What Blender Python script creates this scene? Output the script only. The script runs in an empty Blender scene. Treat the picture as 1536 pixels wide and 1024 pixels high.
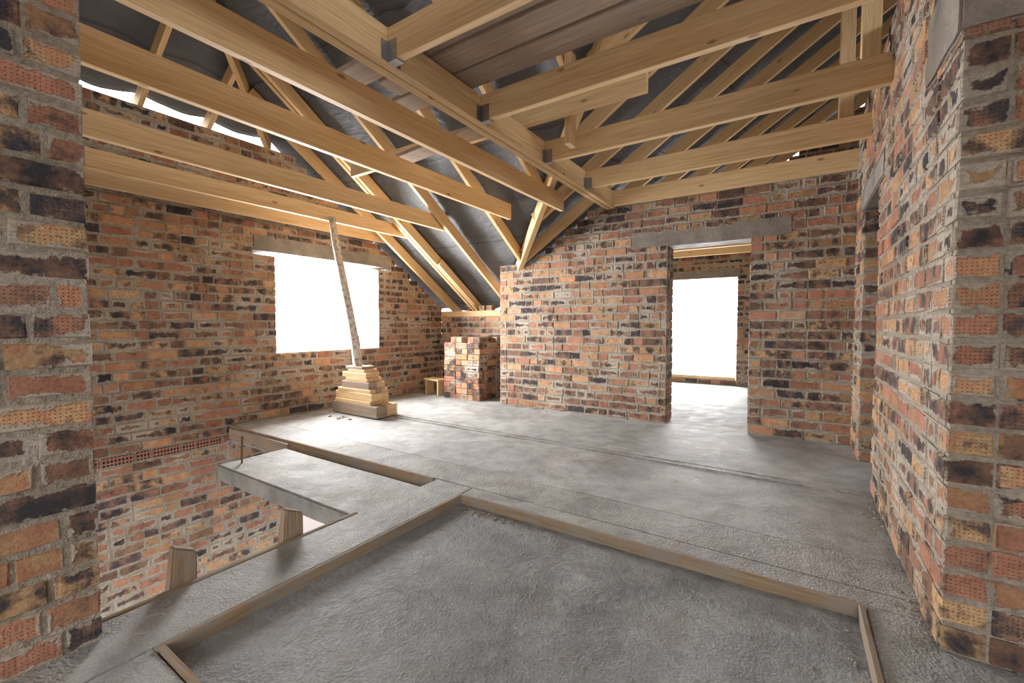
import bpy, bmesh, math, random
from mathutils import Vector, Matrix, noise
random.seed(7)
R=random.random
def ru(a,b): return a+(b-a)*R()
scene=bpy.context.scene
COL=scene.collection

# ------------------------------------------------------------------ node helpers
class NT:
    def __init__(s,name):
        s.m=bpy.data.materials.new(name); s.m.use_nodes=True
        s.t=s.m.node_tree; s.n=s.t.nodes; s.l=s.t.links
        s.b=s.n['Principled BSDF']
    def add(s,typ,**kw):
        nd=s.n.new(typ)
        for k,v in kw.items(): setattr(nd,k,v)
        return nd
    def put(s,sock,v):
        if hasattr(v,'is_linked') or isinstance(v,bpy.types.NodeSocket): s.l.new(v,sock)
        else: sock.default_value=v
    def math(s,op,a,b=0.0,c=0.0,clamp=False):
        nd=s.add('ShaderNodeMath',operation=op,use_clamp=clamp)
        s.put(nd.inputs[0],a); s.put(nd.inputs[1],b); s.put(nd.inputs[2],c)
        return nd.outputs[0]
    def vmath(s,op,a,b=(0,0,0)):
        nd=s.add('ShaderNodeVectorMath',operation=op)
        s.put(nd.inputs[0],a); s.put(nd.inputs[1],b)
        return nd.outputs[0]
    def noise(s,vec,scale,detail=3,rough=.55,dist=0,out='Fac'):
        nd=s.add('ShaderNodeTexNoise'); s.put(nd.inputs['Vector'],vec)
        nd.inputs['Scale'].default_value=scale; nd.inputs['Detail'].default_value=detail
        nd.inputs['Roughness'].default_value=rough; nd.inputs['Distortion'].default_value=dist
        return nd.outputs[out]
    def ramp(s,fac,stops):
        nd=s.add('ShaderNodeValToRGB'); cr=nd.color_ramp
        while len(cr.elements)<len(stops): cr.elements.new(.5)
        for e,(p,c) in zip(cr.elements,stops):
            e.position=p; e.color=(c[0],c[1],c[2],1) if not isinstance(c,(int,float)) else (c,c,c,1)
        s.put(nd.inputs[0],fac); return nd.outputs[0]
    def mix(s,f,a,b,blend='MIX'):
        nd=s.add('ShaderNodeMix',data_type='RGBA',blend_type=blend)
        s.put(nd.inputs[0],f)
        for i,v in ((6,a),(7,b)):
            if isinstance(v,tuple): v=(v[0],v[1],v[2],1)
            s.put(nd.inputs[i],v)
        return nd.outputs[2]
    def smooth(s,v,a,b,o0=0.,o1=1.):
        nd=s.add('ShaderNodeMapRange',interpolation_type='SMOOTHSTEP')
        s.put(nd.inputs[0],v); 
        nd.inputs[1].default_value=a; nd.inputs[2].default_value=b
        nd.inputs[3].default_value=o0; nd.inputs[4].default_value=o1
        return nd.outputs[0]
    def bump(s,h,strength,dist,prev=None):
        nd=s.add('ShaderNodeBump'); s.put(nd.inputs['Height'],h)
        nd.inputs['Strength'].default_value=strength; nd.inputs['Distance'].default_value=dist
        if prev is not None: s.l.new(prev,nd.inputs['Normal'])
        return nd.outputs[0]
    def geo(s): return s.add('ShaderNodeNewGeometry').outputs['Position']
    def uv(s): 
        return s.add('ShaderNodeUVMap',uv_map='b').outputs[0]
    def xyz(s,v):
        nd=s.add('ShaderNodeSeparateXYZ'); s.l.new(v,nd.inputs[0]); return nd.outputs
    def comb(s,x,y,z=0.0):
        nd=s.add('ShaderNodeCombineXYZ'); s.put(nd.inputs[0],x); s.put(nd.inputs[1],y); s.put(nd.inputs[2],z); return nd.outputs[0]
    def fin(s,col,rough=.8,nrm=None,spec=.3):
        s.put(s.b.inputs['Base Color'],col if not isinstance(col,tuple) else (*col,1))
        s.put(s.b.inputs['Roughness'],rough)
        s.b.inputs['Specular IOR Level'].default_value=spec
        if nrm is not None: s.l.new(nrm,s.b.inputs['Normal'])
        return s.m

def mortar_color(n,p,a=None,b=None):
    if a is None: a=n.noise(p,3.0,3)
    if b is None: b=n.noise(p,45,2)
    c=n.ramp(a,[(.3,(.33,.275,.21)),(.5,(.43,.37,.295)),(.7,(.52,.46,.38))])
    return n.mix(.6,c,n.ramp(b,[(.3,.5),(.7,1.18)]),'MULTIPLY')

def make_brick():
    n=NT('fired_clay_brick'); uv=n.uv(); p=n.geo()
    at=n.add('ShaderNodeAttribute',attribute_name='bc')
    sep=n.add('ShaderNodeSeparateColor'); n.l.new(at.outputs['Color'],sep.inputs[0])
    r1,r2,r3=sep.outputs[0],sep.outputs[1],sep.outputs[2]; ln=at.outputs['Alpha']
    off=n.comb(n.math('MULTIPLY',r1,31.),n.math('MULTIPLY',r2,47.),n.math('MULTIPLY',r3,23.))
    q=n.vmath('ADD',uv,off)
    X=n.xyz(uv); u,v=X[0],X[1]
    n1=n.noise(q,14,4,.66)
    vv=n.math('POWER',n.math('DIVIDE',n.math('ABSOLUTE',v),.044),2.)
    t=n.math('ADD',n1,n.math('MULTIPLY',n.math('SUBTRACT',r2,.44),.42))
    t=n.math('SUBTRACT',t,n.math('MULTIPLY',vv,.07))
    cs=n.math('COSINE',n.math('ADD',n.math('MULTIPLY',u,42.),n.math('MULTIPLY',n.math('GREATER_THAN',r3,.5),3.14)))
    t=n.math('ADD',t,n.math('MULTIPLY',cs,.07))
    A=n.ramp(t,[(.20,(.43,.20,.12)),(.38,(.48,.26,.14)),(.50,(.51,.335,.18)),(.58,(.34,.21,.12)),(.68,(.13,.09,.072)),(.82,(.045,.043,.05))])
    B=n.ramp(t,[(.22,(.44,.21,.14)),(.42,(.37,.17,.11)),(.54,(.31,.155,.10)),(.66,(.18,.105,.08)),(.80,(.06,.053,.057))])
    C=n.ramp(t,[(.25,(.29,.16,.105)),(.42,(.23,.135,.092)),(.54,(.15,.095,.074)),(.68,(.055,.049,.052))])
    c=n.mix(n.smooth(r1,.36,.72),A,B)
    c=n.mix(n.smooth(n.math('FRACT',n.math('MULTIPLY',r1,7.3)),.68,.74),c,C)
    c=n.mix(.85,c,n.ramp(r3,[(0.,.68),(.5,1.),(1.,1.28)]),'MULTIPLY')
    f=n.noise(p,70,3,.65)
    c=n.mix(.6,c,n.ramp(f,[(.3,.6),(.5,1.),(.72,1.25)]),'MULTIPLY')
    vo=n.add('ShaderNodeTexVoronoi'); n.put(vo.inputs['Vector'],uv); vo.inputs['Scale'].default_value=75; vo.inputs['Randomness'].default_value=0.12
    dm=n.smooth(vo.outputs['Distance'],.10,.2,1.,0.)
    dm=n.math('MULTIPLY',dm,n.smooth(r3,.45,.5))
    dm=n.math('MULTIPLY',dm,n.math('LESS_THAN',n.math('ABSOLUTE',v),.034))
    c=n.mix(n.math('MULTIPLY',dm,.55),c,(.11,.06,.045))
    e=n.math('MINIMUM',n.math('SUBTRACT',.0425,n.math('ABSOLUTE',v)),n.math('SUBTRACT',n.math('MULTIPLY',ln,.5),n.math('ABSOLUTE',u)))
    ns=n.noise(p,24,3,.65); nb=n.noise(p,2.8,2,.6)
    k=n.math('MULTIPLY_ADD',ns,.065,-.0225)
    k=n.math('ADD',k,n.math('MULTIPLY_ADD',nb,.12,-.060))
    sm=n.smooth(n.math('SUBTRACT',k,e),-.003,.005)
    c=n.mix(n.math('MULTIPLY',sm,.88),c,mortar_color(n,p,nb,f))
    h=n.math('ADD',f,n.math('MULTIPLY',sm,.6)); h=n.math('SUBTRACT',h,n.math('MULTIPLY',dm,.8))
    return n.fin(c,.85,n.bump(h,.9,.008),.2)
def make_perf():
    n=NT('perforated_brick'); uv=n.uv(); X=n.xyz(uv)
    a=n.math('LESS_THAN',n.math('FRACT',n.math('MULTIPLY',X[0],34.)),.62)
    b=n.math('LESS_THAN',n.math('FRACT',n.math('MULTIPLY_ADD',X[1],24.,.2)),.62)
    m=n.math('MULTIPLY',a,b)
    c=n.mix(m,n.mix(n.noise(uv,30),(.42,.2,.13),(.33,.15,.10)),(.02,.012,.01))
    return n.fin(c,.85,n.bump(m,-1.,.01))
def make_mortar():
    n=NT('lime_mortar'); p=n.geo()
    h=n.noise(p,32,4,.75)
    return n.fin(mortar_color(n,p),.95,n.bump(h,1.,.03),.1)
def make_wood(name,a,b,c,dirt=0.,rough=.6):
    n=NT(name); uv=n.uv()
    oi=n.add('ShaderNodeObjectInfo').outputs['Random']
    X=n.xyz(uv)
    u=n.math('ADD',X[0],n.math('MULTIPLY',oi,37.)); v=n.math('ADD',X[1],n.math('MULTIPLY',oi,11.))
    warp=n.noise(n.comb(n.math('MULTIPLY',u,1.3),n.math('MULTIPLY',v,5.)),2.,1)
    g=n.noise(n.comb(n.math('MULTIPLY',u,.9),n.math('MULTIPLY_ADD',warp,1.2,n.math('MULTIPLY',v,30.))),2.2,3,.6)
    fine=n.noise(n.comb(n.math('MULTIPLY',u,5.),n.math('MULTIPLY',v,260.)),1.,2)
    col=n.ramp(g,[(.32,a),(.5,b),(.66,c)])
    vo=n.add('ShaderNodeTexVoronoi'); n.put(vo.inputs['Vector'],n.comb(n.math('MULTIPLY',u,2.6),n.math('MULTIPLY',v,7.))); vo.inputs['Scale'].default_value=1.
    kn=n.smooth(vo.outputs['Distance'],.05,.11,1.,0.)
    col=n.mix(n.math('MULTIPLY',kn,.75),col,(.24,.10,.04))
    col=n.mix(.35,col,n.ramp(fine,[(.3,.7),(.7,1.2)]),'MULTIPLY')
    col=n.mix(.4,col,n.ramp(oi,[(0.,.8),(1.,1.08)]),'MULTIPLY')
    if dirt>0:
        dn=n.noise(n.geo(),5,4,.65)
        col=n.mix(n.smooth(dn,.5-.25*dirt,.62,0.,dirt),col,(.29,.26,.225))
    return n.fin(col,rough,n.bump(fine,.3,.003),.3)
def make_concrete(name,base,swirl=0.,stain=.5,bumpk=.5):
    n=NT(name); p=n.geo()
    big=n.noise(p,1.1,4,.65,.7); mid=n.noise(p,6,4,.68); fn=n.noise(p,90,2,.6)
    c=n.ramp(big,[(.32,tuple(x*.68 for x in base)),(.5,base),(.66,tuple(min(1,x*1.26) for x in base))])
    c=n.mix(.8,c,n.ramp(mid,[(.32,.68),(.52,1.),(.7,1.2)]),'MULTIPLY')
    c=n.mix(.5,c,n.ramp(fn,[(.3,.68),(.7,1.2)]),'MULTIPLY')
    st=n.smooth(n.noise(p,1.7,4,.7,1.),.51,.70,0.,stain)
    c=n.mix(st,c,(base[0]*.76,base[1]*.65,base[2]*.51))
    h=n.math('ADD',n.math('MULTIPLY',mid,.7),n.math('MULTIPLY',fn,.3))
    if swirl>0:
        wv=n.noise(p,2.2,3,.6,0,'Color'); wp=n.vmath('ADD',p,n.vmath('MULTIPLY',wv,(.5,.5,0)))
        wp=n.vmath('MULTIPLY',wp,(1,1,0))
        vo=n.add('ShaderNodeTexVoronoi'); vo.inputs['Scale'].default_value=1.5; n.put(vo.inputs['Vector'],wp)
        sp=n.xyz(vo.outputs['Position']); d=n.vmath('SUBTRACT',wp,vo.outputs['Position'])
        ln=n.add('ShaderNodeVectorMath',operation='LENGTH'); n.l.new(d,ln.inputs[0]); r=ln.outputs['Value']
        dx=n.xyz(d); ang=n.math('ARCTAN2',dx[1],dx[0])
        stv=n.noise(n.comb(n.math('MULTIPLY',r,60.),n.math('MULTIPLY',ang,2.),n.math('MULTIPLY',sp[0],9.)),1.,3,.7)
        msk=n.smooth(n.noise(p,1.3,2),.36,.58)
        h=n.math('ADD',h,n.math('MULTIPLY',n.math('MULTIPLY',stv,msk),swirl))
        c=n.mix(n.math('MULTIPLY',msk,.6),c,n.ramp(stv,[(.35,.76),(.65,1.2)]),'MULTIPLY')
    return n.fin(c,n.ramp(mid,[(.3,.6),(.7,.85)]),n.bump(h,bumpk,.03),.3)
def make_membrane():
    n=NT('roof_underlay_membrane'); p=n.geo()
    a=n.noise(p,1.3,3,.5,.8); b=n.noise(n.vmath('MULTIPLY',p,(1.,1.,3.)),5,3,.6,1.5)
    c=n.ramp(a,[(.3,(.085,.087,.09)),(.6,(.125,.128,.133)),(.8,(.18,.184,.19))])
    # overlapping sheet seams every 1.4 m up the slope
    z=n.math('FRACT',n.math('MULTIPLY',n.xyz(p)[2],1.25))
    seam=n.smooth(z,.0,.035,1.,0.)
    c=n.mix(n.math('MULTIPLY',seam,.6),c,(.03,.03,.033))
    h=n.math('ADD',n.math('MULTIPLY',a,1.0),n.math('MULTIPLY',b,.45))
    return n.fin(c,.65,n.bump(h,.8,.06),.3)
def make_birch():
    n=NT('birch_bark'); uv=n.uv(); X=n.xyz(uv)
    a=n.noise(n.comb(n.math('MULTIPLY',X[0],14.),n.math('MULTIPLY',X[1],5.)),1.5,4,.7)
    c=n.ramp(a,[(.34,(.16,.12,.09)),(.42,(.50,.41,.32)),(.55,(.72,.64,.55)),(.75,(.82,.77,.69))])
    return n.fin(c,.7,n.bump(a,.6,.01))
def simple(name,c,rough=.6,metal=0.,nz=30):
    n=NT(name); p=n.geo()
    cc=n.mix(n.noise(p,nz,3),tuple(x*.8 for x in c),tuple(min(1,x*1.2) for x in c))
    n.b.inputs['Metallic'].default_value=metal
    return n.fin(cc,rough,n.bump(n.noise(p,nz*2,2),.3,.004))

M_BR=make_brick(); M_MO=make_mortar(); M_PF=make_perf()
M_PINE=make_wood('pine_timber',(.82,.61,.36),(.76,.53,.285),(.65,.43,.205))
M_RAFT=make_wood('pine_rafter_timber',(.77,.55,.31),(.70,.47,.24),(.58,.37,.165))
M_OLD=make_wood('weathered_board',(.48,.37,.28),(.40,.30,.22),(.30,.21,.155),.5,.8)
M_DIRTY=make_wood('cement_stained_wood',(.40,.28,.165),(.32,.22,.13),(.22,.15,.09),.65,.9)
M_FLOOR=make_concrete('concrete_slab',(.395,.395,.385),0.,.55,.4)
M_TROW=make_concrete('trowelled_concrete',(.30,.307,.305),.40,.4,.7)
M_ROUGH=make_concrete('rough_concrete',(.375,.37,.35),0.,.55,1.)
M_LINT=make_concrete('concrete_lintel',(.27,.24,.205),0.,.6,.5)
M_MEM=make_membrane(); M_BIRCH=make_birch()
M_STEEL=simple('galvanised_steel',(.36,.37,.38),.4,.9)
M_RUST=simple('rusty_rebar',(.2,.1,.06),.8,.4)
M_SAND=simple('sandy_ground',(.175,.148,.138),.95,0,.3)

# ------------------------------------------------------------------ mesh builder
class MB:
    def __init__(s): s.v=[];s.f=[];s.uv=[];s.c=[];s.mi=[]
    def face(s,idx,uvs,col,mi): s.f.append(idx); s.uv.extend(uvs); s.c.extend([col]*len(idx)); s.mi.append(mi)
    def build(s,name,mats,smooth=False,parent=None):
        me=bpy.data.meshes.new(name); me.from_pydata(s.v,[],s.f)
        for m in mats: me.materials.append(m)
        uvl=me.uv_layers.new(name='b'); uvl.data.foreach_set('uv',[x for p in s.uv for x in p])
        ca=me.color_attributes.new('bc','FLOAT_COLOR','CORNER'); ca.data.foreach_set('color',[x for p in s.c for x in p])
        me.polygons.foreach_set('material_index',s.mi)
        if smooth: me.polygons.foreach_set('use_smooth',[True]*len(s.f))
        me.update()
        o=bpy.data.objects.new(name,me); COL.objects.link(o)
        if parent: o.parent=parent
        return o
def fr(O,U,N):
    O=Vector(O);U=Vector(U);N=Vector(N)
    return lambda u,z,d:(O+U*u-N*d+Vector((0,0,z)))[:]
def brick(mb,F,u0,u1,z0,z1,d0,d1,mi=0,jit=.0035,c=.006,back=False):
    col=(R(),R(),R(),u1-u0); b=len(mb.v)
    dj=ru(-.008,.003) if jit else 0; d0+=dj
    j=lambda:ru(-jit,jit)
    cs=[(u0+j(),z0+j()),(u1+j(),z0+j()),(u1+j(),z1+j()),(u0+j(),z1+j())]
    um,zm,dm=(u0+u1)/2,(z0+z1)/2,(d0+d1)/2
    sg=[(1,1),(-1,1),(-1,-1),(1,-1)]
    tw=ru(-.003,.003)*(1 if jit else 0)
    for (u,z),(a,e) in zip(cs,sg): mb.v.append(F(u+a*c,z+e*c,d0+(tw if a>0 else -tw)))
    for (u,z) in cs: mb.v.append(F(u,z,d0+c+.002))
    for (u,z) in cs: mb.v.append(F(u,z,d1))
    L=[(u-um,z-zm) for u,z in cs]
    I=[(u-um+a*c,z-zm+e*c) for (u,z),(a,e) in zip(cs,sg)]
    mb.face((b,b+1,b+2,b+3),I,col,mi)
    for k in range(4):
        m=(k+1)%4
        mb.face((b+4+k,b+4+m,b+m,b+k),[L[k],L[m],I[m],I[k]],col,mi)
        hd=(d1-d0)/2
        if k in(0,2): uvs=[(L[k][0],hd*.6),(L[m][0],hd*.6),(L[m][0],-hd*.6),(L[k][0],-hd*.6)]; cc=col
        else:
            uvs=[(hd,L[k][1]),(hd,L[m][1]),(-hd,L[m][1]),(-hd,L[k][1])]; cc=(col[0],col[1],col[2],d1-d0)
        mb.face((b+8+k,b+8+m,b+4+m,b+4+k),uvs,cc,mi)
    if back: mb.face((b+8,b+11,b+10,b+9),[L[0],L[3],L[2],L[1]],col,mi)
def box(mb,F,u0,u1,z0,z1,d0,d1,mi):
    b=len(mb.v); col=(.5,.5,.5,1)
    for d in (d0,d1):
        for u,z in((u0,z0),(u1,z0),(u1,z1),(u0,z1)): mb.v.append(F(u,z,d))
    for q in((0,1,2,3),(7,6,5,4),(0,4,5,1),(1,5,6,2),(2,6,7,3),(3,7,4,0)):
        mb.face(tuple(b+i for i in q),[(0,0),(1,0),(1,1),(0,1)],col,mi)

CO=.104; BH=.085
def wall(name,O,U,N,u0,u1,z0,z1,thick,openings=(),top=None,sf=None,ef=None,perf=None,back=False,wild=.2,cs=.007):
    F=fr(O,U,N); mb=MB(); k=0
    while z0+k*CO<z1-.03:
        za=z0+k*CO; zb=za+CO; zm=za+CO/2
        iv=[(u0,u1)]
        for (a,b,c,d) in openings:
            if c<zm<d:
                nv=[]
                for (x,y) in iv:
                    if b<=x or a>=y: nv.append((x,y)); continue
                    if a>x: nv.append((x,a))
                    if b<y: nv.append((b,y))
                iv=nv
        if top:
            nv=[]
            for (x,y) in iv:
                cur=None; s=x
                while s<y+1e-6:
                    ok=top(s)>=zb-.045
                    if ok and cur is None: cur=s
                    if not ok and cur is not None:
                        nv.append((cur,s-.03)); cur=None
                    s+=.03
                if cur is not None: nv.append((cur,y))
            iv=nv
        kk=int(round(za/CO))
        for (x,y) in iv:
            if y-x<.06: continue
            xs=x+(sf(kk) if sf and abs(x-u0)<1e-6 else 0); ye=y-(ef(kk) if ef and abs(y-u1)<1e-6 else 0)
            box(mb,F,x+(cs if abs(x-u0)<1e-6 else .007),y-.007,za,zb,.0045,thick-.005,1)
            hdr=(kk%4==2)
            s=xs; first=True
            while s<ye-.04:
                L=.12 if hdr else .25
                if first and not hdr and kk%2: L=.12
                elif R()<wild: L=.12 if L>.2 else .25
                if R()<.06: L=.18
                first=False
                e=s+L
                if ye-e<.06: e=ye
                pf=perf and perf[0]<s and e<perf[1] and abs(za-perf[2])<CO*.5
                brick(mb,F,s,min(e,ye),za+(CO-BH)/2,zb-(CO-BH)/2,0.,.12,2 if pf else 0,c=.002 if pf else .006)
                s=e+ru(.010,.019)
            d=.132
            while d<thick-.05:
                dd=min(d+.12,thick)
                if thick-dd<.06: dd=thick
                brick(mb,F,x,x+.12,za+.007,zb-.007,d,dd,0,c=.003,back=True)
                brick(mb,F,y-.12,y,za+.007,zb-.007,d,dd,0,c=.003,back=True)
                d=dd+.012
            if back:
                s=x+.13
                while s<y-.14:
                    L=min(.25,y-.13-s)
                    if L>.04: 
                        brick(mb,F,s,s+L,za+.007,zb-.007,thick+.001,thick-.11,0)
                    s+=L+.012
        k+=1
    return mb.build(name,[M_BR,M_MO,M_PF])

S=.66; EAVE=1.49; HZ=3.53
XW=-5.66; YB=5.43; YK=6.2; XR=.46; YR=.8; XRID=-4.18+5.38
YG=9.55
def zN(y): return EAVE+S*(YK-y)
def zS(y): return zN(YR)-S*(YR-y)
def zH(x): return HZ+S*(x+5.9)
def zW(x): return EAVE+S*(x+4.18)
def zE(x): return zW(XRID)-S*(x-XRID)
HSTEP=3.45

wall('wall_west',(XW,0,0),(0,1,0),(1,0,0),-2.2,YK+.02,-28*CO,3.5,.38,
     openings=[(3.07,4.72,.86,2.13),(2.80,5.0,2.13,2.33),(3.3,4.7,-2.05,-.9)],
     top=lambda y:min(HSTEP,zN(y)+.04),perf=(-.5,2.45,-2*CO+.01),wild=.3)
wall('wall_knee',(0,YK,0),(1,0,0),(0,-1,0),XW,-3.7,0,1.36,.3)
def tb(x): return min(2.70,max(2.07,zW(x)-.02))
wall('wall_north',(0,YB,0),(1,0,0),(0,-1,0),-3.77,XR+.02,0,2.71,.3,
     openings=[(-1.325,-.45,-.1,2.14),(-1.77,-.07,2.14,2.34)],top=tb,back=True,wild=.3)
wall('wall_return',(-3.77,0,0),(0,1,0),(-1,0,0),YB+.131,YK,0,1.95,.25)
wall('wall_east',(XR,0,0),(0,1,0),(-1,0,0),2.175,YB,0,3.05,.38,
     openings=[(3.99,4.85,-.1,2.2),(3.82,5.0,2.2,2.36)],sf=lambda k:0 if k%2==0 else .131,wild=.25,cs=.05)
wall('wall_east_pier',(0,2.175,0),(1,0,0),(0,-1,0),XR,2.7,0,3.05,.38,sf=lambda k:.131 if k%2==0 else 0,wild=.25,cs=.0075)
wall('wall_east_outer',(2.75,0,0),(0,1,0),(-1,0,0),-2.0,YG,0,3.3,.3,openings=[(3.2,4.6,.9,2.1),(6.5,8,.9,2.1)])
wall('wall_stair',(-2.19,0,0),(0,1,0),(1,0,0),-1.9,.50,0,3.9,.30,wild=.3,back=True)
wall('wall_far_gable',(0,YG,0),(1,0,0),(0,-1,0),-4.4,2.75,0,5.1,.35,
     openings=[(-2.7,-1.0,.1,2.14)],top=lambda x:min(zW(x),zE(x))+.12)
wall('wall_far_west',(-4.2,0,0),(0,1,0),(1,0,0),YK+.3,YG,0,1.45,.3)
wall('wall_south_light_block',(0,-2.2,0),(1,0,0),(0,1,0),XW,2.75,0,3.1,.3,openings=[(-1.4,1.5,-.1,2.25),(-5.0,-3.4,.7,2.2)])  # unseen wall added behind the camera to cut sky fill; openings sized for light

# ---------------------------------------------------------------- box utility w/ bevel
def cbox(name,x0,x1,y0,y1,z0,z1,mat,bev=.006,parent=None,sub=0,rough=0.):
    bm=bmesh.new(); bmesh.ops.create_cube(bm,size=1)
    for v in bm.verts: v.co=Vector((x0+(v.co.x+.5)*(x1-x0),y0+(v.co.y+.5)*(y1-y0),z0+(v.co.z+.5)*(z1-z0)))
    if bev: bmesh.ops.bevel(bm,geom=bm.edges[:],offset=bev,segments=2,affect='EDGES')
    if sub: bmesh.ops.subdivide_edges(bm,edges=[e for e in bm.edges if e.calc_length()>.1],cuts=sub,use_grid_fill=True)
    if rough:
        for v in bm.verts:
            v.co+=noise.noise_vector(v.co*7)*rough
    me=bpy.data.meshes.new(name); bm.to_mesh(me); bm.free(); me.materials.append(mat); me.uv_layers.new(name='b')
    o=bpy.data.objects.new(name,me); COL.objects.link(o)
    if parent: o.parent=parent
    return o
def join(objs,name):
    bm=bmesh.new(); mats=[]
    for o in objs:
        m=o.data.materials[0]
        if m not in mats: mats.append(m)
        i=mats.index(m); n0=len(bm.faces); bm.from_mesh(o.data); bm.faces.ensure_lookup_table()
        for f in bm.faces[n0:]: f.material_index=i
        bpy.data.objects.remove(o)
    me=bpy.data.meshes.new(name); bm.to_mesh(me); bm.free()
    for m in mats: me.materials.append(m)
    o=bpy.data.objects.new(name,me); COL.objects.link(o); return o

cbox('lintel_window',XW-.35,XW+.006,2.80,5.0,2.13,2.335,M_LINT,.008,None,6,.004)
cbox('lintel_door',-1.77,-.07,YB-.006,YB+.29,2.14,2.345,M_LINT,.008,None,6,.004)
cbox('lintel_side_door',XR-.006,XR+.37,3.82,5.0,2.2,2.365,M_LINT,.008,None,6,.004)
cbox('lintel_pier',XR-.014,2.7,2.161,2.62,2.22,2.52,M_LINT,.01,None,6,.01)
cbox('trim_1',-2.75,-.95,YG-.03,YG+.34,2.13,2.3,M_LINT,.006)

# ---------------------------------------------------------------- floor
XE=-2.33; YE=2.50
FX0,FX1,FY0,FY1=-1.95,.24,.62,2.33
T=-.20
p=[]
p.append(cbox('f',XW-.1,2.75,3.98,YB+.1,T,0,M_FLOOR,.006))
p.append(cbox('f',XW-.1,2.75,2.875,3.965,T,-.014,M_FLOOR,.006))
p.append(cbox('f',XW-.1,2.75,YE,2.856,T,-.002,M_ROUGH,.008,None,10,.004))
p.append(cbox('f',XW-.1,2.75,2.5,5.,T,-.03,M_ROUGH,0))
p.append(cbox('f',-4.4,XR+.1,3.90,3.975,-.1,-.004,M_ROUGH,.006,None,30,.007))
p.append(cbox('f',XW-.1,2.75,YB+.1,YG+.3,T,-.004,M_FLOOR,.006))
p.append(cbox('f',XE,FX0-.03,-2.2,YE,T,-.001,M_ROUGH,.008))
p.append(cbox('f',FX0-.03,2.75,FY1+.03,YE,T,-.001,M_ROUGH,.003))
p.append(cbox('f',FX1+.03,2.75,-2.2,FY1+.03,T,-.002,M_ROUGH,.003))
p.append(cbox('f',FX0-.03,FX1+.03,-2.2,FY0-.03,T,-.002,M_ROUGH,.003))
p.append(cbox('f',FX0-.03,FX1+.03,FY0-.03,FY1+.03,T,-.05,M_TROW,0))
join(p,'floor')
cbox('floor_lower',XW-.4,2.75,-2.2,YG,-3.1,-2.9,M_FLOOR,.01)
cbox('landing_slab',-4.30,XE+.0,1.78,2.40,-.19,-.045,M_ROUGH,.012,None,10,.006)

# ---------------------------------------------------------------- boards
def board(name,p0,p1,w,h,mat,bow=0.,parent=None,up=(0,0,1),c=.004,seg=6):
    """board from p0 to p1 (centre line of its BOTTOM face), width w, depth h"""
    p0=Vector(p0);p1=Vector(p1); D=(p1-p0); L=D.length; D.normalize()
    Sd=D.cross(Vector(up)).normalized(); Up=Sd.cross(D).normalized()
    prof=[(-w/2+c,0),(w/2-c,0),(w/2,c),(w/2,h-c),(w/2-c,h),(-w/2+c,h),(-w/2,h-c),(-w/2,c)]
    per=[0]
    for i in range(8):
        a=prof[i];b=prof[(i+1)%8]; per.append(per[-1]+math.hypot(b[0]-a[0],b[1]-a[1]))
    mb=MB()
    for s in range(seg+1):
        t=s/seg; q=p0+D*(L*t)+Sd*(bow*math.sin(math.pi*t))
        for (a,b) in prof: mb.v.append((q+Sd*a+Up*b)[:])
    col=(.5,.5,.5,1)
    for s in range(seg):
        for i in range(8):
            j=(i+1)%8; a=s*8
            mb.face((a+i,a+j,a+8+j,a+8+i),[(L*s/seg,per[i]),(L*s/seg,per[i+1]),(L*(s+1)/seg,per[i+1]),(L*(s+1)/seg,per[i])],col,0)
    mb.face(tuple(range(7,-1,-1)),[prof[i] for i in range(7,-1,-1)],col,0)
    e=seg*8; mb.face(tuple(e+i for i in range(8)),[prof[i] for i in range(8)],col,0)
    return mb.build(name,[mat],False,parent)

fw=bpy.data.objects.new('floor_formwork_frame',None); COL.objects.link(fw)
for nm,a,b in(('board_back',(FX0-.03,FY1+.012,-.06),(FX1+.03,FY1+.012,-.06)),('board_left',(FX0-.012,FY0-.03,-.06),(FX0-.012,FY1,-.06)),
            ('board_right',(FX1+.012,FY0-.03,-.06),(FX1+.012,FY1,-.06)),('board_front',(FX0,FY0-.012,-.06),(FX1,FY0-.012,-.06))):
    board(nm,a,b,.024,.069,M_DIRTY,.005,fw)
ef=bpy.data.objects.new('stairwell_edge_formwork',None); COL.objects.link(ef)
board('edge_board_side',(XE-.014,.3,-.2),(XE-.014,1.76,-.2),.025,.203,M_DIRTY,0,ef)
board('edge_board_back',(XW+.02,YE-.014,-.16),(-2.36,YE-.014,-.16),.025,.166,M_DIRTY,0,ef)
board('stop_board',(-4.34,2.46,-.15),(-5.60,2.47,-.15),.045,.13,M_OLD,0,ef)
def peg(x,y,w,d,h,lean):
    bm=bmesh.new(); bmesh.ops.create_cube(bm,size=1)
    for v in bm.verts:
        t=v.co.z+.5; s=1-.22*t
        zz=-.14+t*(h+.14)
        if t>.5 and v.co.y>0: zz-=.05
        v.co=Vector((x+v.co.x*d*s+lean*t,y+v.co.y*w*s+.02*t,zz))
    bmesh.ops.bevel(bm,geom=bm.edges[:],offset=.008,segments=2,affect='EDGES')
    me=bpy.data.meshes.new('wooden_stake'); bm.to_mesh(me); bm.free(); me.materials.append(M_DIRTY)
    uvl=me.uv_layers.new(name='b')
    for l in me.loops:
        co=me.vertices[l.vertex_index].co; uvl.data[l.index].uv=(co.z,co.x+co.y)
    o=bpy.data.objects.new('wooden_stake',me); COL.objects.link(o)
peg(-2.397,.82,.12,.07,.18,.0); peg(-2.400,1.35,.13,.075,.17,.0)

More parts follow.
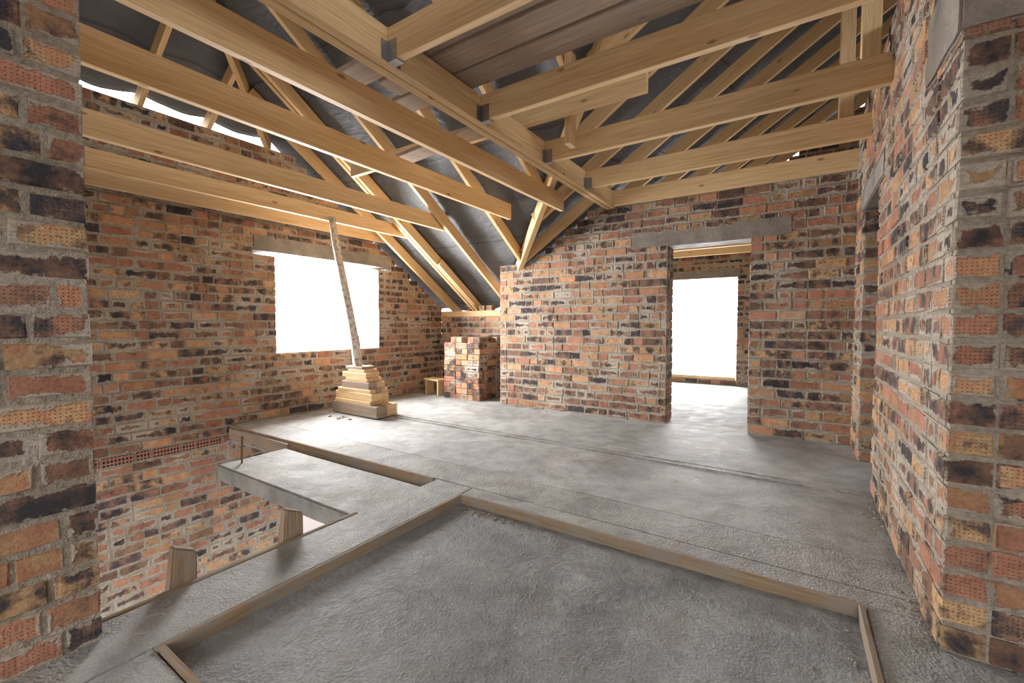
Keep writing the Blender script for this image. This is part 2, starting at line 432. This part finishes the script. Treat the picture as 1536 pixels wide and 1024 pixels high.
beam=bpy.data.objects.new('main_ceiling_beam',None); COL.objects.link(beam)
BX=-2.04; ZB=2.68
board('plank_1',(BX-.031,-2,ZB),(BX-.031,YB+.2,ZB),.058,.20,M_PINE,0,beam,seg=10)
board('plank_2',(BX+.031,-2,ZB+.004),(BX+.031,YB+.2,ZB+.004),.058,.20,M_PINE,0,beam,seg=10)
for x,ye,z in((-5.54,4.98,2.50),(-5.03,4.80,2.52),(-4.20,4.66,2.52),(-3.06,4.62,2.52),(-2.33,4.62,2.52)):
    board('ceiling_joist',(x,-1.9,z),(x,ye,z),.05,.17 if x<-4.5 else .19,M_PINE,ru(-.01,.01),seg=10)
RJ=(.85,1.76,2.63,3.60,4.52,5.36)
for y in RJ:
    board('ceiling_joist',(BX+.065,y,ZB+.01),(XR+(.12 if y>2.2 else 2.2),y,ZB+.01),.05,.19,M_PINE,ru(-.008,.008),seg=8)
def hanger(x,y):
    e=bpy.data.objects.new('joist_hanger',None); COL.objects.link(e)
    cbox('strap_a',x,x+.075,y-.0285,y-.0265,ZB+.005,ZB+.12,M_STEEL,0,e)
    cbox('strap_b',x,x+.075,y+.0265,y+.0285,ZB+.005,ZB+.12,M_STEEL,0,e)
    cbox('seat',x,x+.075,y-.0285,y+.0285,ZB+.003,ZB+.006,M_STEEL,0,e)
    cbox('flange_a',x-.001,x+.002,y-.07,y-.026,ZB+.01,ZB+.12,M_STEEL,0,e)
    cbox('flange_b',x-.001,x+.002,y+.026,y+.07,ZB+.01,ZB+.12,M_STEEL,0,e)
for y in RJ[1:5]: hanger(BX+.062,y)
for y in(6.4,7.4,8.4,9.25): board('ceiling_joist',(-2.4,y,ZB-.13),(2.7,y,ZB-.13),.05,.15,M_PINE,0)
board('binder_beam',(-4.3,3.24,2.885),(-.95,3.24,2.885),.05,.15,M_PINE,0,seg=8)
board('roof_strut',(-1.62,3.30,2.69),(-1.62,3.30,2.69+.75),.05,.12,M_RAFT,up=(0,1,0))
board('roof_strut',(-1.50,3.22,3.04),(-.55,3.22,3.62),.05,.1,M_RAFT)
board('roof_strut',(.30,4.62,2.88),(.30,4.62,4.36),.10,.10,M_PINE,up=(0,1,0))
board('roof_strut',(.36,3.68,2.88),(.36,3.68,4.4),.10,.10,M_PINE,up=(0,1,0))
board('wall_plate',(XW+.0,YK+.07,1.352),(-3.4,YK+.07,1.352),.13,.10,M_PINE)
for i,(y,x0,x1) in enumerate(((1.98,-2.75,.40),(2.21,-2.5,.42),(2.44,-2.62,.38))):
    board('scaffold_plank',(x0,y,2.892+.001*i),(x1,y-.02,2.892),.205,.04,M_OLD,.01,c=.006)
board('scaffold_plank',(-3.3,2.95,2.74),(-2.2,3.12,2.9),.2,.035,M_OLD,.01,c=.006)

# ---------------------------------------------------------------- roof
RW,RH=.05,.15; CH=RH/math.cos(math.atan(S))
NX=(-5.42,-4.93,-4.85,-4.12,-3.32,-2.50,-1.70,-.9,-.1,.7)
WY=(1.5,2.15,2.8,3.45,4.1,4.75,5.35,5.95,6.6,7.25,7.9,8.55,9.2)
for x in NX:
    yl=YK+.25 if x<=-4.18 else YK-(x+4.18)
    yu=max(YR,YK-(zH(x)-EAVE)/S) if x<-3 else YR
    board('roof_rafter',(x,yl,zN(yl)),(x,yu,zN(yu)),RW,RH,M_RAFT,ru(-.01,.01),seg=8)
for y in WY:
    xl=-4.18+(YK-y) if y<YK else -4.4
    board('roof_rafter',(xl,y,zW(xl)),(XRID,y,zW(XRID)),RW,RH,M_RAFT,ru(-.01,.01),seg=8)
for y in(-1.2,-.4,.35,1.1,1.8,2.45):
    hx=(min(zN(y),zS(y)) if y<YR else zN(y)); xu=-5.9+(hx-HZ)/S
    board('roof_rafter',(-6.0,y,zH(-6.0)),(xu,y,hx),RW,RH,M_RAFT,0)
for x in(-5.0,-4.2,-3.3,-2.5,-1.7,-.9,-.1,.7,1.5):
    board('roof_rafter',(x,-2.2,zS(-2.2)),(x,YR,zS(YR)),RW,RH,M_RAFT,0)
board('roof_rafter',(-4.25,YK+.07,EAVE-.05),(XRID,YK-(XRID+4.18),zW(XRID)-.02),.07,.17,M_RAFT,seg=8)
xr=-5.9+(zN(YR)-HZ)/S
board('roof_rafter',(-5.95,YK-(zH(-5.95)-EAVE)/S,zH(-5.95)),(xr,YR,zN(YR)),.06,.15,M_RAFT)
board('ridge_board',(xr+.05,YR,zN(YR)-.02),(2.6,YR,zN(YR)-.02),.05,.2,M_RAFT)
board('ridge_board',(XRID,YR,zW(XRID)-.02),(XRID,YG,zW(XRID)-.02),.05,.2,M_RAFT)
board('rafter_splice',(-4.80,5.2,zN(5.2)),(-4.80,6.1,zN(6.1)),.04,.12,M_PINE)

def roofh(x,y):
    m=min(zN(y),zS(y),zH(x))
    if x<-6.05: m=-9
    if y>YR-.001: m=max(m,min(zW(x),zE(x)))
    return m
def near(v,L): return min(abs(v-q) for q in L)
def membrane():
    st=.06; x0,x1=-6.05,3.6; y0,y1=-2.2,YG+.4
    nx=int((x1-x0)/st); ny=int((y1-y0)/st); v=[];hs=[]
    for j in range(ny+1):
        for i in range(nx+1):
            x=x0+i*st;y=y0+j*st;h=roofh(x,y); hs.append(h)
            # the sheet billows outward between the rafters it is nailed to
            onN = abs(h-zN(y))<.02
            dd=near(x,NX) if onN else near(y,WY)
            sag=.05*min(1,dd/.3)**1.3
            q=Vector((x*1.4,y*1.4,0)); w=noise.noise(q)*.03+noise.noise(Vector((x*4,y*4,3)))*.022+noise.noise(Vector((x*9,y*3,7)))*.012
            v.append((x,y,h+CH+.035+w+sag))
    f=[]
    for j in range(ny):
        for i in range(nx):
            a=j*(nx+1)+i; ids=(a,a+1,a+nx+2,a+nx+1)
            if min(hs[k] for k in ids)<1.22: continue
            f.append(ids)
    me=bpy.data.meshes.new('ceiling'); me.from_pydata(v,[],f); me.materials.append(M_MEM)
    me.polygons.foreach_set('use_smooth',[True]*len(f)); me.update()
    o=bpy.data.objects.new('ceiling',me); COL.objects.link(o)
    bm=bmesh.new(); bm.from_mesh(me); bmesh.ops.delete(bm,geom=[q for q in bm.verts if not q.link_faces],context='VERTS'); bm.to_mesh(me); bm.free()
membrane()

# ---------------------------------------------------------------- birch prop and its timber stack
def log(name,pts,r0,r1,mat,seg=18):
    mb=MB(); n=len(pts); 
    for k,pp in enumerate(pts):
        t=k/(n-1); r=(r0+(r1-r0)*t)
        for i in range(seg):
            a=2*math.pi*i/seg; rr=r*(1+.07*noise.noise(Vector((math.cos(a)*2,math.sin(a)*2,k*.8))))
            mb.v.append((pp[0]+rr*math.cos(a),pp[1]+rr*math.sin(a),pp[2]))
    c=(.5,.5,.5,1)
    for k in range(n-1):
        for i in range(seg):
            j=(i+1)%seg; a=k*seg
            z0,z1=pts[k][2],pts[k+1][2]
            mb.face((a+i,a+j,a+seg+j,a+seg+i),[(z0,i/seg),(z0,(i+1)/seg),(z1,(i+1)/seg),(z1,i/seg)],c,0)
    mb.face(tuple(range(seg)),[(0,0)]*seg,c,0); mb.face(tuple((n-1)*seg+i for i in range(seg)),[(0,0)]*seg,c,0)
    return mb.build(name,[mat],True)
B0=Vector((-5.04,3.84,.645)); B1=Vector((-4.958,3.42,2.56)); pts=[]
for k in range(15):
    t=k/14; q=B0.lerp(B1,t); q.x+=.012*math.sin(t*3.1)+.006*math.sin(t*12.57); q.y+=.014*math.sin(t*6.28); pts.append(q)
log('birch_log_prop',pts,.062,.042,M_BIRCH)
st=bpy.data.objects.new('timber_block_stack',None); COL.objects.link(st)
z=0.0
lay=[(-5.42,-4.50,.15,2),(-5.35,-4.62,.05,3),(-5.30,-4.60,.10,2),(-5.28,-4.66,.05,3),(-5.22,-4.68,.09,2),(-5.18,-4.72,.05,2),(-5.20,-4.76,.07,2),(-5.14,-4.82,.04,1),(-5.17,-4.86,.04,1)]
for i,(a,b,h,nb) in enumerate(lay):
    wd=.36-.018*i
    for k in range(nb):
        y=3.86-wd/2+(k+.5)*wd/nb
        board('block_%d_%d'%(i,k),(a+ru(-.05,.05),y+ru(-.01,.01),z),(b+ru(-.04,.04),y+ru(-.01,.01),z),wd/nb-.008,h-.002,M_PINE if (i+k)%4 else M_OLD,0,st,seg=1)
    z+=h

# ---------------------------------------------------------------- brick pile
mb=MB(); F=fr((0,5.40,0),(1,0,0),(0,-1,0))
for k in range(11):
    zz=k*.0915
    for r in range(3):
        d=r*.235; x=-4.87+ru(-.01,.01)
        if k%2==0:
            for i in range(6):
                if k==10 and (i+r)%3==0: continue
                brick(mb,F,x+i*.122,x+i*.122+.116,zz,zz+.086,d+ru(0,.012),d+.228,0,jit=.003,c=.005,back=True)
        else:
            for i in range(3):
                for q in range(2):
                    brick(mb,F,x+i*.243,x+i*.243+.236,zz,zz+.086,d+q*.117+ru(-.006,.008),d+q*.117+.113,0,jit=.003,c=.005,back=True)
mb.build('brick_pile',[M_BR,M_MO,M_PF])
mb=MB(); F=fr((0,YK+.02,0),(1,0,0),(0,-1,0))
for (x,zz,l) in((-5.1,1.453,.12),(-4.78,1.453,.12),(-4.62,1.453,.12)): brick(mb,F,x,x+l,zz,zz+.088,0,.11,0,c=.004,back=True)
mb.build('loose_bricks',[M_BR])

sb=bpy.data.objects.new('small_wooden_bench',None); COL.objects.link(sb)
board('seat',(-5.42,5.62,.245),(-5.0,5.52,.245),.22,.03,M_PINE,0,sb,seg=1)
for x,y in((-5.38,5.61),(-5.04,5.53)): board('leg_%d'%(1 if x<-5.2 else 2),(x-.02,y-.09,0),(x-.02,y+.09,0),.028,.243,M_PINE,0,sb,seg=1)
board('threshold_timber',(-2.68,YG+.05,0.104),(-1.02,YG+.05,0.104),.08,.06,M_PINE)
log('rebar_stub',[Vector((-4.16,1.92,-.06)),Vector((-4.16,1.92,.05)),Vector((-4.155,1.925,.2))],.008,.008,M_RUST,8)
bm=bmesh.new()
def chip(x,y,z,s):
    r=bmesh.ops.create_icosphere(bm,subdivisions=1,radius=s,matrix=Matrix.Translation((x,y,z+s*.4))@Matrix.Rotation(R()*6,4,'Z')@Matrix.Diagonal((1.3,.8,.6,1)))
    for v in r['verts']: v.co+=Vector((ru(-1,1),ru(-1,1),ru(-.5,.5)))*s*.3
for i in range(90): chip(-1.92+abs(random.gauss(0,.25)),2.29-abs(random.gauss(0,.04)),-.05,ru(.003,.009))
for i in range(14): chip(-4.95+random.gauss(0,.08),3.5+random.gauss(0,.05),-.014,ru(.005,.022))
for i in range(70): chip(ru(-5,.3),ru(2.9,5.3),-.004,ru(.002,.007))
for i in range(90): chip(.22-abs(random.gauss(0,.05)),ru(.8,2.3),-.05,ru(.002,.008))
for i in range(60): chip(ru(-3.6,-1.4),5.43-abs(random.gauss(0,.05)),0,ru(.004,.013))
for i in range(60): chip(.45-abs(random.gauss(0,.04)),ru(2.2,3.9),0,ru(.003,.010))
me=bpy.data.meshes.new('rubble_debris'); bm.to_mesh(me); bm.free(); me.materials.append(M_MO)
COL.objects.link(bpy.data.objects.new('rubble_debris',me))
me=bpy.data.meshes.new('ground_outside'); me.from_pydata([(-150,-150,-3.2),(150,-150,-3.2),(150,150,-3.2),(-150,150,-3.2)],[],[(0,1,2,3)]); me.materials.append(M_SAND)
COL.objects.link(bpy.data.objects.new('ground_outside',me))

# ---------------------------------------------------------------- light
w=bpy.data.worlds.new('overcast_sky'); scene.world=w; w.use_nodes=True
bg=w.node_tree.nodes['Background']; bg.inputs[0].default_value=(.975,.985,1,1); bg.inputs[1].default_value=5.4
def area(name,loc,rot,sx,sy,pw,col=(1,1,1)):
    l=bpy.data.lights.new(name,'AREA'); l.shape='RECTANGLE'; l.size=sx; l.size_y=sy; l.energy=pw; l.color=col
    o=bpy.data.objects.new(name,l); o.location=loc; o.rotation_euler=rot; COL.objects.link(o)
area('window_daylight',(XW-.5,3.9,1.5),(0,math.radians(-90),0),1.3,1.6,400,(.99,.99,1))
area('doorway_daylight',(-1.8,YG+.5,1.2),(math.radians(-90),0,0),1.6,2.,220,(.99,.99,1))
scene.view_settings.view_transform='Standard'
scene.view_settings.exposure=0.15

cam=bpy.data.cameras.new('camera'); cam.lens=36*655/1536; cam.sensor_width=36; cam.clip_start=.02
co=bpy.data.objects.new('camera',cam); COL.objects.link(co)
co.location=(0,0,1.2); co.rotation_euler=(math.radians(90-2.19),0,math.radians(33.2))
scene.camera=co
